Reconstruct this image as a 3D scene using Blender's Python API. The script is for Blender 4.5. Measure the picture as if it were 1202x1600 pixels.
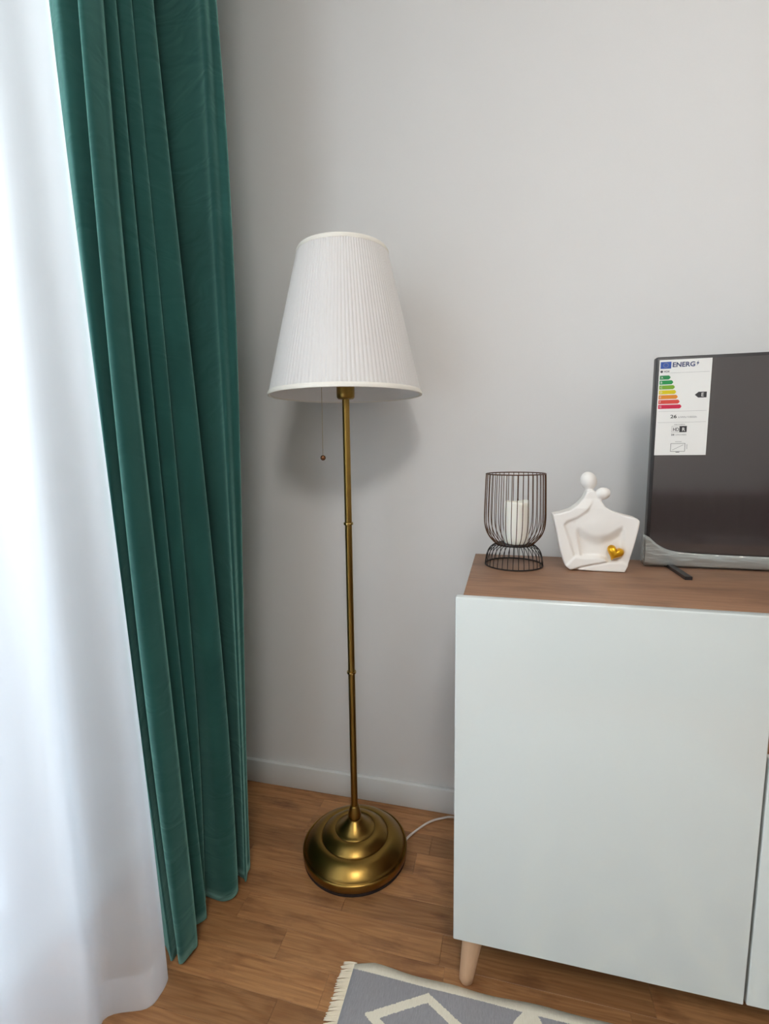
import bpy, bmesh, math, random
import numpy as np
from mathutils import Matrix, Vector

# ------------------------------------------------------------------ camera, light, exposure
for o in list(bpy.data.objects):
    bpy.data.objects.remove(o, do_unlink=True)
S = bpy.context.scene
COL = S.collection
PI = math.pi

F_PX, YAW, PIT, ROL, CAM_D, CAM_H = 763.2269, 0.2451, 0.1293, -0.0118, 1.3559, 1.0915
fw = Vector((-math.sin(YAW)*math.cos(PIT), math.cos(YAW)*math.cos(PIT), -math.sin(PIT)))
rt = Vector((math.cos(YAW), math.sin(YAW), 0)); up = rt.cross(fw)
r2 = math.cos(ROL)*rt + math.sin(ROL)*up; u2 = -math.sin(ROL)*rt + math.cos(ROL)*up
cd = bpy.data.cameras.new('camera'); cam = bpy.data.objects.new('camera', cd); COL.objects.link(cam)
m = Matrix.Identity(4)
for i in range(3):
    m[i][0], m[i][1], m[i][2] = r2[i], u2[i], -fw[i]
m[0][3], m[1][3], m[2][3] = 0, -CAM_D, CAM_H
cam.matrix_world = m
cd.sensor_fit = 'AUTO'; cd.sensor_width = 36; cd.lens = F_PX/1600*36; cd.clip_start = 0.02
S.camera = cam

W = bpy.data.worlds.new('overcast_sky'); S.world = W; W.use_nodes = True
bgn = W.node_tree.nodes['Background']
bgn.inputs[0].default_value = (0.86, 0.93, 1.0, 1); bgn.inputs[1].default_value = 13.5
GLOBE_STRENGTH = 34.0
FILL_STRENGTH = 44.0  # glow of the added fill dome

# daylight portal in the window opening (guides sampling of the sky, adds no light of its own)
pl = bpy.data.lights.new('window_portal', 'AREA'); pl.shape = 'RECTANGLE'; pl.size = 1.8; pl.size_y = 2.25
pl.cycles.is_portal = True
po = bpy.data.objects.new('window_portal', pl); COL.objects.link(po)
po.location = (-1.20, -1.45, 1.175); po.rotation_euler = (PI/2, 0, -PI/2)

S.view_settings.view_transform = 'Standard'; S.view_settings.look = 'None'
S.view_settings.gamma = 1; S.view_settings.use_curve_mapping = False
S.view_settings.exposure = -0.05
S.cycles.max_bounces = 8; S.cycles.diffuse_bounces = 5; S.cycles.transparent_max_bounces = 16
S.cycles.transmission_bounces = 8; S.cycles.sample_clamp_indirect = 6
S.cycles.use_denoising = True

# ------------------------------------------------------------------ materials
def lin(c):
    return tuple((v/255/12.92 if v/255 <= .04045 else ((v/255+.055)/1.055)**2.4) for v in c) + (1,)

class NT:
    def __init__(s, name):
        s.m = bpy.data.materials.new(name); s.m.use_nodes = True; s.t = s.m.node_tree
        s.b = s.t.nodes['Principled BSDF']; s.out = s.t.nodes['Material Output']
    def n(s, typ, **kw):
        x = s.t.nodes.new(typ)
        for k, v in kw.items():
            if k.startswith('i_'): x.inputs[k[2:].replace('_', ' ')].default_value = v
            else: setattr(x, k, v)
        return x
    def l(s, a, b): s.t.links.new(a, b)
    def math(s, op, a, b=None, c=None):
        x = s.t.nodes.new('ShaderNodeMath'); x.operation = op
        for i, v in enumerate((a, b, c)):
            if v is None: continue
            if isinstance(v, (int, float)): x.inputs[i].default_value = v
            else: s.l(v, x.inputs[i])
        return x.outputs[0]
    def mix(s, f, a, b):
        x = s.t.nodes.new('ShaderNodeMix'); x.data_type = 'RGBA'
        for sock, v in ((x.inputs[0], f), (x.inputs[6], a), (x.inputs[7], b)):
            if isinstance(v, (int, float, tuple)): sock.default_value = v
            else: s.l(v, sock)
        return x.outputs[2]

def pmat(name, rgb, rough=.5, metal=0, spec=.5, coat=0, coat_r=.05, sheen=0, sheen_tint=None, sheen_r=.4,
         var=0.0, vscale=6, bump=0, bscale=200, emit=None, estr=0, sss=0, stretch=(1, 1, 1)):
    q = NT(name); b = q.b
    b.inputs['Roughness'].default_value = rough; b.inputs['Metallic'].default_value = metal
    b.inputs['Specular IOR Level'].default_value = spec
    b.inputs['Coat Weight'].default_value = coat; b.inputs['Coat Roughness'].default_value = coat_r
    if sheen:
        b.inputs['Sheen Weight'].default_value = sheen; b.inputs['Sheen Roughness'].default_value = sheen_r
        if sheen_tint: b.inputs['Sheen Tint'].default_value = lin(sheen_tint)
    c = lin(rgb)
    tc = q.n('ShaderNodeTexCoord'); mp = q.n('ShaderNodeMapping'); q.l(tc.outputs['Object'], mp.inputs[0])
    mp.inputs['Scale'].default_value = stretch
    nz = q.n('ShaderNodeTexNoise', i_Scale=vscale, i_Detail=4.0); q.l(mp.outputs[0], nz.inputs['Vector'])
    lo = tuple(v*(1-var) for v in c[:3]) + (1,); hi = tuple(min(1, v*(1+var)) for v in c[:3]) + (1,)
    q.l(q.mix(nz.outputs['Fac'], lo, hi), b.inputs['Base Color'])
    if bump:
        n2 = q.n('ShaderNodeTexNoise', i_Scale=bscale, i_Detail=3.0); q.l(mp.outputs[0], n2.inputs['Vector'])
        bp = q.n('ShaderNodeBump', i_Strength=bump, i_Distance=.001); q.l(n2.outputs['Fac'], bp.inputs['Height'])
        q.l(bp.outputs[0], b.inputs['Normal'])
    if emit:
        b.inputs['Emission Color'].default_value = lin(emit); b.inputs['Emission Strength'].default_value = estr
    if sss:
        b.inputs['Subsurface Weight'].default_value = sss; b.inputs['Subsurface Radius'].default_value = (.01, .008, .006)
    return q.m

def wall_mat(name, rgb):
    q = NT(name); q.b.inputs['Roughness'].default_value = .75; q.b.inputs['Specular IOR Level'].default_value = .25
    tc = q.n('ShaderNodeTexCoord')
    a = q.n('ShaderNodeTexNoise', i_Scale=1.3, i_Detail=3.0); q.l(tc.outputs['Object'], a.inputs['Vector'])
    c = lin(rgb); q.l(q.mix(a.outputs['Fac'], tuple(v*.97 for v in c[:3])+(1,), tuple(min(1, v*1.03) for v in c[:3])+(1,)), q.b.inputs['Base Color'])
    b = q.n('ShaderNodeTexNoise', i_Scale=260.0, i_Detail=3.0); q.l(tc.outputs['Object'], b.inputs['Vector'])
    bp = q.n('ShaderNodeBump', i_Strength=.12, i_Distance=.001); q.l(b.outputs['Fac'], bp.inputs['Height']); q.l(bp.outputs[0], q.b.inputs['Normal'])
    return q.m

def wood_mat(name, light, mid, dark, rough, scale=1.0, per_obj=True, knots=.5, coat=0.0, contrast=1.0):
    q = NT(name); b = q.b; b.inputs['Roughness'].default_value = rough
    b.inputs['Coat Weight'].default_value = coat; b.inputs['Coat Roughness'].default_value = .2
    tc = q.n('ShaderNodeTexCoord'); vec = tc.outputs['Object']
    rnd = None
    if per_obj:
        oi = q.n('ShaderNodeObjectInfo'); rnd = oi.outputs['Random']
        cx = q.n('ShaderNodeCombineXYZ'); q.l(q.math('MULTIPLY', rnd, 37.0), cx.inputs[0]); q.l(q.math('MULTIPLY', rnd, 91.0), cx.inputs[1]); q.l(q.math('MULTIPLY', rnd, 53.0), cx.inputs[2])
        va = q.n('ShaderNodeVectorMath', operation='ADD'); q.l(vec, va.inputs[0]); q.l(cx.outputs[0], va.inputs[1]); vec = va.outputs[0]
    # broad growth rings: distorted bands stretched along x
    m1 = q.n('ShaderNodeMapping'); m1.inputs['Scale'].default_value = (2.2*scale, 17*scale, 17*scale); q.l(vec, m1.inputs[0])
    w = q.n('ShaderNodeTexNoise', i_Scale=.9, i_Detail=2.0, i_Distortion=.6); q.l(m1.outputs[0], w.inputs['Vector'])
    rings = q.math('PINGPONG', q.math('MULTIPLY', w.outputs['Fac'], 9.0), .5)
    rings = q.math('MULTIPLY', rings, 2.0)
    rings = q.math('POWER', rings, 1.6)
    # fine grain
    m2 = q.n('ShaderNodeMapping'); m2.inputs['Scale'].default_value = (7*scale, 210*scale, 210*scale); q.l(vec, m2.inputs[0])
    g = q.n('ShaderNodeTexNoise', i_Scale=1.0, i_Detail=5.0, i_Roughness=.65); q.l(m2.outputs[0], g.inputs['Vector'])
    # blotches
    m3 = q.n('ShaderNodeMapping'); m3.inputs['Scale'].default_value = (6*scale, 18*scale, 18*scale); q.l(vec, m3.inputs[0])
    bl = q.n('ShaderNodeTexNoise', i_Scale=1.2, i_Detail=5.0, i_Roughness=.6); q.l(m3.outputs[0], bl.inputs['Vector'])
    c1 = q.mix(q.math('MULTIPLY', rings, .55*contrast), lin(light), lin(mid))
    c2 = q.mix(q.math('MULTIPLY', q.math('SUBTRACT', 1.0, g.outputs['Fac']), .7*contrast), c1, lin(dark))
    rr = q.n('ShaderNodeMapRange'); q.l(bl.outputs['Fac'], rr.inputs[0]); rr.inputs[1].default_value = .52; rr.inputs[2].default_value = .75; rr.inputs[3].default_value = 0; rr.inputs[4].default_value = knots
    c3 = q.mix(rr.outputs[0], c2, lin(dark))
    if per_obj:
        hs = q.n('ShaderNodeHueSaturation'); q.l(c3, hs.inputs['Color'])
        v = q.n('ShaderNodeMapRange'); q.l(q.math('FRACT', q.math('MULTIPLY', rnd, 13.7)), v.inputs[0]); v.inputs[3].default_value = .78; v.inputs[4].default_value = 1.16
        q.l(v.outputs[0], hs.inputs['Value']); c3 = hs.outputs[0]
    q.l(c3, b.inputs['Base Color'])
    bp = q.n('ShaderNodeBump', i_Strength=.12, i_Distance=.0006); q.l(g.outputs['Fac'], bp.inputs['Height']); q.l(bp.outputs[0], b.inputs['Normal'])
    return q.m

def cloth_mat(name, rgb, transp, transl, rough_bump=.0, line=None):
    """thin cloth: diffuse + translucent + clear gaps between threads"""
    q = NT(name); t = q.t
    d = q.n('ShaderNodeBsdfDiffuse'); d.inputs[0].default_value = lin(rgb)
    tl = q.n('ShaderNodeBsdfTranslucent'); tl.inputs[0].default_value = lin(rgb)
    tr = q.n('ShaderNodeBsdfTransparent')
    tc = q.n('ShaderNodeTexCoord')
    nz = q.n('ShaderNodeTexNoise', i_Scale=900.0, i_Detail=1.0); q.l(tc.outputs['Object'], nz.inputs['Vector'])
    a = q.n('ShaderNodeMixShader'); a.inputs[0].default_value = transl; q.l(d.outputs[0], a.inputs[1]); q.l(tl.outputs[0], a.inputs[2])
    if transp > 0:
        b = q.n('ShaderNodeMixShader'); b.inputs[0].default_value = transp
        q.l(a.outputs[0], b.inputs[1]); q.l(tr.outputs[0], b.inputs[2]); q.l(b.outputs[0], q.out.inputs[0])
    else:
        q.l(a.outputs[0], q.out.inputs[0])
    return q.m

def glass_mat(name):
    q = NT(name)
    tr = q.n('ShaderNodeBsdfTransparent'); tr.inputs[0].default_value = (.95, .97, .96, 1)
    gl = q.n('ShaderNodeBsdfGlossy', i_Roughness=.02); fr = q.n('ShaderNodeFresnel', i_IOR=1.45)
    nz = q.n('ShaderNodeTexNoise', i_Scale=3.0); bp = q.n('ShaderNodeBump', i_Strength=.01); q.l(nz.outputs['Fac'], bp.inputs['Height']); q.l(bp.outputs[0], gl.inputs['Normal'])
    mx = q.n('ShaderNodeMixShader'); q.l(fr.outputs[0], mx.inputs[0]); q.l(tr.outputs[0], mx.inputs[1]); q.l(gl.outputs[0], mx.inputs[2]); q.l(mx.outputs[0], q.out.inputs[0])
    return q.m

M = {}
M['wall'] = wall_mat('warm_white_wall_paint', (224, 223, 221))
M['ceiling'] = wall_mat('white_ceiling_paint', (235, 235, 232))
M['trim'] = pmat('white_painted_board', (226, 228, 226), rough=.35, var=.02)
M['pvc'] = pmat('white_window_frame', (235, 237, 238), rough=.3, var=.02)
M['outside'] = pmat('pale_rendered_parapet', (176, 184, 196), rough=.9, var=.05, bump=.3, bscale=60)
M['subfloor'] = pmat('dark_joint_floor', (48, 30, 20), rough=.8, var=.1)
M['floor'] = wood_mat('oiled_oak_strip', (208, 154, 101), (176, 120, 72), (94, 56, 37), .4, knots=.72, contrast=1.2)
M['top'] = wood_mat('brown_oak_laminate', (166, 124, 94), (146, 106, 80), (92, 66, 50), .5, scale=.75, per_obj=False, knots=.6, contrast=.95)
M['gloss_white'] = pmat('high_gloss_white', (214, 220, 217), rough=.16, coat=.7, coat_r=.03, var=.01, vscale=2)
M['legwood'] = pmat('pale_beech', (206, 168, 134), rough=.5, var=.1, vscale=30, stretch=(6, 6, 1))
M['dark_gap'] = pmat('dark_cabinet_underside', (70, 46, 40), rough=.7, var=.05)
M['brass'] = pmat('brushed_antique_brass', (150, 120, 62), rough=.3, metal=1, var=.12, vscale=9, bump=.05, bscale=500)
M['ring'] = pmat('light_brass', (186, 158, 96), rough=.25, metal=1, var=.05)
M['felt'] = pmat('dark_felt_pad', (38, 26, 22), rough=1, var=.1, bump=.4)
M['shade'] = cloth_mat('white_pleated_fabric', (246, 244, 242), 0, .32)
M['trimtape'] = pmat('cream_bias_tape', (236, 232, 222), rough=.9, var=.04, vscale=60, bump=.2, bscale=900)
M['bulb'] = pmat('opal_bulb_glass', (240, 238, 232), rough=.25, var=.01)
M['chain'] = pmat('thin_pull_cord', (180, 165, 135), rough=.5, metal=.5, var=.05)
M['bead'] = pmat('bronze_bead', (120, 82, 54), rough=.25, metal=.7, var=.05)
M['cord'] = pmat('white_plastic_cord', (226, 216, 206), rough=.45, var=.03)
M['velvet'] = None
M['sheer'] = cloth_mat('white_voile', (248, 249, 252), .30, .52)
M['wire_dark'] = pmat('matt_black_wire', (34, 28, 26), rough=.5, metal=.3, var=.1)
M['wire_bronze'] = pmat('bronze_wire', (92, 62, 40), rough=.4, metal=.7, var=.25, vscale=40)
M['wax'] = pmat('ivory_wax', (244, 240, 228), rough=.5, var=.02, sss=.2)
M['wick'] = pmat('charred_wick', (60, 52, 46), rough=.9, var=.1)
M['ceramic'] = pmat('matt_white_ceramic', (232, 228, 222), rough=.7, var=.02, vscale=30, bump=.08, bscale=900)
M['gold'] = pmat('gold_paint', (226, 170, 40), rough=.28, metal=.85, var=.06, vscale=30)
M['tvplastic'] = pmat('black_tv_plastic', (34, 32, 34), rough=.35, var=.05)
M['screen'] = pmat('dark_screen_under_film', (58, 52, 51), rough=.1, spec=1.0, coat=.7, coat_r=.06, var=.05)
M['glass'] = glass_mat('window_glass')
M['paper'] = pmat('white_label_paper', (232, 232, 228), rough=.45, var=.01)
def ink(n, rgb): M[n] = pmat('printed_' + n, rgb, rough=.45, var=.02)
for n, c in (('blue', (50, 84, 160)), ('star', (176, 170, 120)), ('navy', (54, 66, 104)), ('inkblack', (56, 56, 58)), ('inkgrey', (150, 150, 150)),
             ('ga', (30, 130, 72)), ('gb', (28, 142, 74)), ('gc', (118, 164, 40)), ('gd', (214, 194, 12)), ('ge', (222, 138, 42)), ('gf', (212, 72, 58)), ('gg', (202, 32, 70))):
    ink(n, c)
q = NT('crinkled_clear_film'); q.b.inputs['Base Color'].default_value = lin((190, 195, 192)); q.b.inputs['Roughness'].default_value = .1
q.b.inputs['Metallic'].default_value = .55; q.b.inputs['Alpha'].default_value = .8
tc = q.n('ShaderNodeTexCoord'); mp = q.n('ShaderNodeMapping'); mp.inputs['Scale'].default_value = (1, 1, 6); q.l(tc.outputs['Object'], mp.inputs[0])
nz = q.n('ShaderNodeTexNoise', i_Scale=16.0, i_Detail=3.0); q.l(mp.outputs[0], nz.inputs['Vector']); bp = q.n('ShaderNodeBump', i_Strength=.5, i_Distance=.006); q.l(nz.outputs['Fac'], bp.inputs['Height']); q.l(bp.outputs[0], q.b.inputs['Normal'])
M['film'] = q.m
M['sofa'] = pmat('dark_taupe_velvet', (92, 76, 72), rough=.9, sheen=.4, var=.15, vscale=5)
M['red'] = pmat('dark_red_cushion', (104, 28, 34), rough=.9, sheen=.3, var=.1)
M['globe'] = pmat('lit_opal_globe', (255, 246, 230), rough=.3, emit=(255, 246, 237), estr=GLOBE_STRENGTH)
M['fill_glow'] = pmat('added_fill_glow', (255, 250, 240), rough=.4, emit=(255, 251, 247), estr=FILL_STRENGTH)  # glowing surface of the dome added for fill
M['lampmetal'] = pmat('brushed_nickel', (170, 168, 164), rough=.3, metal=1, var=.05)

# velvet: dark green pile with a strong sheen and faint crush marks
q = NT('emerald_velvet'); b = q.b
b.inputs['Roughness'].default_value = .85; b.inputs['Specular IOR Level'].default_value = .15
b.inputs['Sheen Weight'].default_value = 1.0; b.inputs['Sheen Roughness'].default_value = .5; b.inputs['Sheen Tint'].default_value = lin((150, 205, 195))
tc = q.n('ShaderNodeTexCoord'); mp = q.n('ShaderNodeMapping'); mp.inputs['Scale'].default_value = (1, 1, .35); q.l(tc.outputs['Object'], mp.inputs[0])
nz = q.n('ShaderNodeTexNoise', i_Scale=14.0, i_Detail=4.0); q.l(mp.outputs[0], nz.inputs['Vector'])
q.l(q.mix(nz.outputs['Fac'], lin((18, 56, 53)), lin((38, 86, 80))), b.inputs['Base Color'])
n2 = q.n('ShaderNodeTexNoise', i_Scale=9.0, i_Detail=2.0, i_Distortion=1.2); m2 = q.n('ShaderNodeMapping'); m2.inputs['Scale'].default_value = (1, 1, 2.2); q.l(tc.outputs['Object'], m2.inputs[0]); q.l(m2.outputs[0], n2.inputs['Vector'])
n3 = q.n('ShaderNodeTexNoise', i_Scale=700.0); q.l(tc.outputs['Object'], n3.inputs['Vector'])
b1 = q.n('ShaderNodeBump', i_Strength=.28, i_Distance=.012); q.l(n2.outputs['Fac'], b1.inputs['Height'])
b2 = q.n('ShaderNodeBump', i_Strength=.25, i_Distance=.0008); q.l(n3.outputs['Fac'], b2.inputs['Height']); q.l(b1.outputs[0], b2.inputs['Normal'])
q.l(b2.outputs[0], b.inputs['Normal'])
M['velvet'] = q.m

# rug: grey flat weave with cream border and cream diamond outlines
RX0, RX1, RY1, RY0 = -.292, .95, -.488, -1.95
q = NT('grey_cream_flatweave'); b = q.b; b.inputs['Roughness'].default_value = .95; b.inputs['Specular IOR Level'].default_value = .1
tc = q.n('ShaderNodeTexCoord'); sp = q.n('ShaderNodeSeparateXYZ'); q.l(tc.outputs['Object'], sp.inputs[0])
jn = q.n('ShaderNodeTexNoise', i_Scale=1.0, i_Detail=2.0); jm = q.n('ShaderNodeMapping'); jm.inputs['Scale'].default_value = (60, 420, 1); q.l(tc.outputs['Object'], jm.inputs[0]); q.l(jm.outputs[0], jn.inputs['Vector'])
jm2 = q.n('ShaderNodeMapping'); jm2.inputs['Scale'].default_value = (420, 60, 1); q.l(tc.outputs['Object'], jm2.inputs[0]); jn2 = q.n('ShaderNodeTexNoise', i_Scale=1.0, i_Detail=2.0); q.l(jm2.outputs[0], jn2.inputs['Vector'])
X = q.math('ADD', sp.outputs[0], q.math('MULTIPLY', q.math('SUBTRACT', jn.outputs['Fac'], .5), .007))
Y = q.math('ADD', sp.outputs[1], q.math('MULTIPLY', q.math('SUBTRACT', jn2.outputs['Fac'], .5), .006))   # local: 0,0 is the near corner by the lamp; y runs to negative
def chain(cx, halfw, halfh, th, y0, per):
    ax = q.math('DIVIDE', q.math('ABSOLUTE', q.math('SUBTRACT', q.math('WRAP', X, cx+per/2, cx-per/2), cx)), halfw)
    sv = q.math('SUBTRACT', y0, Y)
    ay = q.math('DIVIDE', q.math('ADD', q.math('PINGPONG', q.math('MAXIMUM', sv, 0.0), halfh), q.math('MINIMUM', sv, 0.0)), halfh)     # 0 at the tips, 1 at the widest
    d = q.math('ABSOLUTE', q.math('SUBTRACT', ax, ay))
    return q.math('MULTIPLY', q.math('LESS_THAN', d, th), q.math('LESS_THAN', ax, 1.12))
cA = q.math('MULTIPLY', chain(.161, .101, .0565, .16, -.0355, .392), q.math('LESS_THAN', Y, -.027))
cB = q.math('MULTIPLY', chain(.357, .045, .0565, .32, -.018, .392), q.math('GREATER_THAN', X, .2))
bord = q.math('MAXIMUM', q.math('GREATER_THAN', Y, -.0175), q.math('LESS_THAN', X, -.02))
msk = q.math('MAXIMUM', q.math('MAXIMUM', cA, cB), bord)
wv = q.n('ShaderNodeTexNoise', i_Scale=1.0, i_Detail=3.0, i_Roughness=.7); wm = q.n('ShaderNodeMapping'); wm.inputs['Scale'].default_value = (500, 70, 1); q.l(tc.outputs['Object'], wm.inputs[0]); q.l(wm.outputs[0], wv.inputs['Vector'])
grey = q.mix(wv.outputs['Fac'], lin((132, 131, 134)), lin((174, 172, 174)))
cream = q.mix(wv.outputs['Fac'], lin((222, 214, 192)), lin((246, 240, 222)))
q.l(q.mix(msk, grey, cream), b.inputs['Base Color'])
bp = q.n('ShaderNodeBump', i_Strength=.5, i_Distance=.0015); q.l(q.math('ADD', q.math('MULTIPLY', msk, .8), wv.outputs['Fac']), bp.inputs['Height']); q.l(bp.outputs[0], b.inputs['Normal'])
M['rug'] = q.m
M['fringe'] = pmat('cream_cotton_fringe', (236, 224, 200), rough=.95, var=.08, vscale=80)

# ------------------------------------------------------------------ helpers
def link(o, parent=None):
    COL.objects.link(o)
    if parent is not None: o.parent = parent
    return o
def mesh_obj(name, verts, faces, mat, parent=None, smooth=True, loc=(0, 0, 0)):
    me = bpy.data.meshes.new(name); me.from_pydata([tuple(v) for v in verts], [], faces); me.update()
    if smooth: me.polygons.foreach_set('use_smooth', [True]*len(me.polygons))
    me.materials.append(mat); o = bpy.data.objects.new(name, me); o.location = loc
    return link(o, parent)
def bm_obj(name, bm, mat, parent=None, smooth=False, loc=(0, 0, 0)):
    me = bpy.data.meshes.new(name); bmesh.ops.recalc_face_normals(bm, faces=bm.faces); bm.to_mesh(me); bm.free()
    if smooth:
        me.polygons.foreach_set('use_smooth', [True]*len(me.polygons))
        me.set_sharp_from_angle(angle=math.radians(40))
    me.materials.append(mat); o = bpy.data.objects.new(name, me); o.location = loc
    return link(o, parent)
def add_box(bm, a, b, bevel=0, seg=2):
    t = bmesh.new(); bmesh.ops.create_cube(t, size=1)
    for v in t.verts:
        v.co = Vector([(a[i]+b[i])/2 + v.co[i]*(b[i]-a[i]) for i in range(3)])
    if bevel: bmesh.ops.bevel(t, geom=t.edges[:], offset=bevel, segments=seg, profile=.5, affect='EDGES')
    me = bpy.data.meshes.new('tmp'); t.to_mesh(me); t.free(); bm.from_mesh(me); bpy.data.meshes.remove(me)
def box(name, a, b, mat, parent=None, bevel=0, seg=2, loc=(0, 0, 0)):
    bm = bmesh.new(); add_box(bm, a, b, bevel, seg); return bm_obj(name, bm, mat, parent, smooth=bevel > 0, loc=loc)
def thing(name, loc, label, cat, group=None):
    o = bpy.data.objects.new(name, None); o.location = loc; o.empty_display_size = .05; link(o)
    tag(o, label, cat, group); return o
def tag(o, label, cat, group=None):
    o['label'] = label; o['category'] = cat
    if group: o['group'] = group
    return o
def struct(o): o['kind'] = 'structure'; return o
def lathe(name, prof, mat, parent=None, seg=64, loc=(0, 0, 0), cap=True):
    vs, fs = [], []
    n = len(prof)
    for k in range(seg):
        a = 2*PI*k/seg
        for r, z in prof: vs.append((r*math.cos(a), r*math.sin(a), z))
    for k in range(seg):
        k2 = (k+1) % seg
        for i in range(n-1):
            fs.append((k*n+i, k2*n+i, k2*n+i+1, k*n+i+1))
    if cap:
        fs.append([k*n for k in range(seg)][::-1]); fs.append([k*n+n-1 for k in range(seg)])
    o = mesh_obj(name, vs, fs, mat, parent, True, loc); o.data.set_sharp_from_angle(angle=math.radians(50)); return o
def smooth_path(pts, n=8, closed=False):
    P = [Vector(p) for p in pts]; out = []
    m = len(P)
    for i in range(m if closed else m-1):
        g = lambda k: P[k % m] if closed else P[max(0, min(m-1, k))]
        a, b, c, d = g(i-1), g(i), g(i+1), g(i+2)
        for j in range(n):
            t = j/n
            out.append(.5*((2*b)+(c-a)*t+(2*a-5*b+4*c-d)*t*t+(-a+3*b-3*c+d)*t**3))
    if not closed: out.append(P[-1])
    return out
def tube_data(path, r, seg=8, closed=False):
    P = [Vector(p) for p in path]; n = len(P); vs, fs = [], []
    ref = None
    for i, p in enumerate(P):
        a = P[(i-1) % n] if closed else P[max(0, i-1)]; c = P[(i+1) % n] if closed else P[min(n-1, i+1)]
        t = (c-a).normalized()
        if ref is None: ref = Vector((0, 0, 1)) if abs(t.z) < .9 else Vector((1, 0, 0))
        x = t.cross(ref).normalized(); y = x.cross(t).normalized(); ref = y
        rr = r[i] if isinstance(r, (list, tuple)) else r
        for k in range(seg):
            an = 2*PI*k/seg; vs.append(p + x*math.cos(an)*rr + y*math.sin(an)*rr)
    for i in range(n if closed else n-1):
        j = (i+1) % n
        for k in range(seg):
            fs.append((i*seg+k, i*seg+(k+1) % seg, j*seg+(k+1) % seg, j*seg+k))
    if not closed:
        fs.append([k for k in range(seg)][::-1]); fs.append([(n-1)*seg+k for k in range(seg)])
    return vs, fs
def tube(name, path, r, mat, parent=None, seg=8, closed=False, loc=(0, 0, 0)):
    v, f = tube_data(path, r, seg, closed); return mesh_obj(name, v, f, mat, parent, True, loc)
def ring(name, R, z, r, mat, parent=None, n=64, seg=8):
    return tube(name, [(R*math.cos(2*PI*k/n), R*math.sin(2*PI*k/n), z) for k in range(n)], r, mat, parent, seg, True)
def sphere(name, c, rad, mat, parent=None, scale=(1, 1, 1), u=24, v=16):
    bm = bmesh.new(); bmesh.ops.create_uvsphere(bm, u_segments=u, v_segments=v, radius=rad)
    for w in bm.verts: w.co = Vector((w.co.x*scale[0]+c[0], w.co.y*scale[1]+c[1], w.co.z*scale[2]+c[2]))
    return bm_obj(name, bm, mat, parent, True)
def prism_bm(bm, poly, y0, y1):
    """poly in (x, z), extruded along y"""
    a = [bm.verts.new((p[0], y0, p[1])) for p in poly]; b = [bm.verts.new((p[0], y1, p[1])) for p in poly]
    n = len(poly); bm.faces.new(a); bm.faces.new(b[::-1])
    for i in range(n): bm.faces.new((a[i], b[i], b[(i+1) % n], a[(i+1) % n]))

# ------------------------------------------------------------------ the room shell
XL, XR, YB, HC = -.95, 2.55, -3.3, 2.6
WY0, WY1, WZ0, WZ1 = -.55, -2.35, .04, 2.32       # window opening in the left wall
struct(box('wall_back', (XL-.3, 0, -.1), (XR+.2, .15, HC+.1), M['wall']))
struct(box('wall_right', (XR, YB, -.1), (XR+.15, 0, HC+.1), M['wall']))
struct(box('wall_front', (XL-.3, YB-.15, -.1), (XR+.2, YB, HC+.1), M['wall']))
bm = bmesh.new()
add_box(bm, (XL-.2, WY0, -.1), (XL, 0, HC+.1)); add_box(bm, (XL-.2, YB, -.1), (XL, WY1, HC+.1))
add_box(bm, (XL-.2, WY1, WZ1), (XL, WY0, HC+.1)); add_box(bm, (XL-.2, WY1, -.1), (XL, WY0, WZ0))
struct(bm_obj('wall_left', bm, M['wall']))
struct(box('ceiling', (XL, YB, HC), (XR, 0, HC+.1), M['ceiling']))
fl = struct(box('floor', (XL, YB, -.1), (XR, 0, -.0025), M['subfloor']))
struct(box('floor_balcony', (-2.45, -3.6, -.25), (XL-.2, .4, -.05), M['outside']))
struct(box('wall_balcony', (-2.45, -3.6, -.05), (-2.3, .4, 1.12), M['outside']))
# baseboards with a softened top edge
bm = bmesh.new(); add_box(bm, (XL, -.016, 0), (XR, -.0005, .078), .004)
struct(bm_obj('baseboard_back', bm, M['trim'], smooth=True))
bm = bmesh.new(); add_box(bm, (XR-.016, YB, 0), (XR-.0005, -.016, .078), .004)
struct(bm_obj('baseboard_right', bm, M['trim'], smooth=True))
bm = bmesh.new(); add_box(bm, (XL+.0005, WY0, 0), (XL+.016, -.016, .078), .004)
struct(bm_obj('baseboard_left', bm, M['trim'], smooth=True))
# window: white frame, two casements with glass
win = bpy.data.objects.new('window_1', None); win.location = (-1.0, (WY0+WY1)/2, WZ0); link(win); struct(win)
hw = (WY0-WY1)/2; wh = WZ1-WZ0
def frame_bm(y0, y1, z0, z1, t, x0, x1):
    bm = bmesh.new()
    add_box(bm, (x0, y0, z0), (x1, y0+t, z1), .004); add_box(bm, (x0, y1-t, z0), (x1, y1, z1), .004)
    add_box(bm, (x0, y0+t, z0), (x1, y1-t, z0+t), .004); add_box(bm, (x0, y0+t, z1-t), (x1, y1-t, z1), .004)
    return bm
bm_obj('frame', frame_bm(-hw, hw, 0, wh, .06, -.07, 0), M['pvc'], win, True)
for s in (-1, 1):
    y0, y1 = (-hw+.055, -.002) if s < 0 else (.002, hw-.055)
    sash = bm_obj('sash', frame_bm(y0, y1, .055, wh-.055, .065, -.05, .012), M['pvc'], win, True)
    box('pane', (-.03, y0+.06, .115), (-.018, y1-.06, wh-.115), M['glass'], sash)

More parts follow.
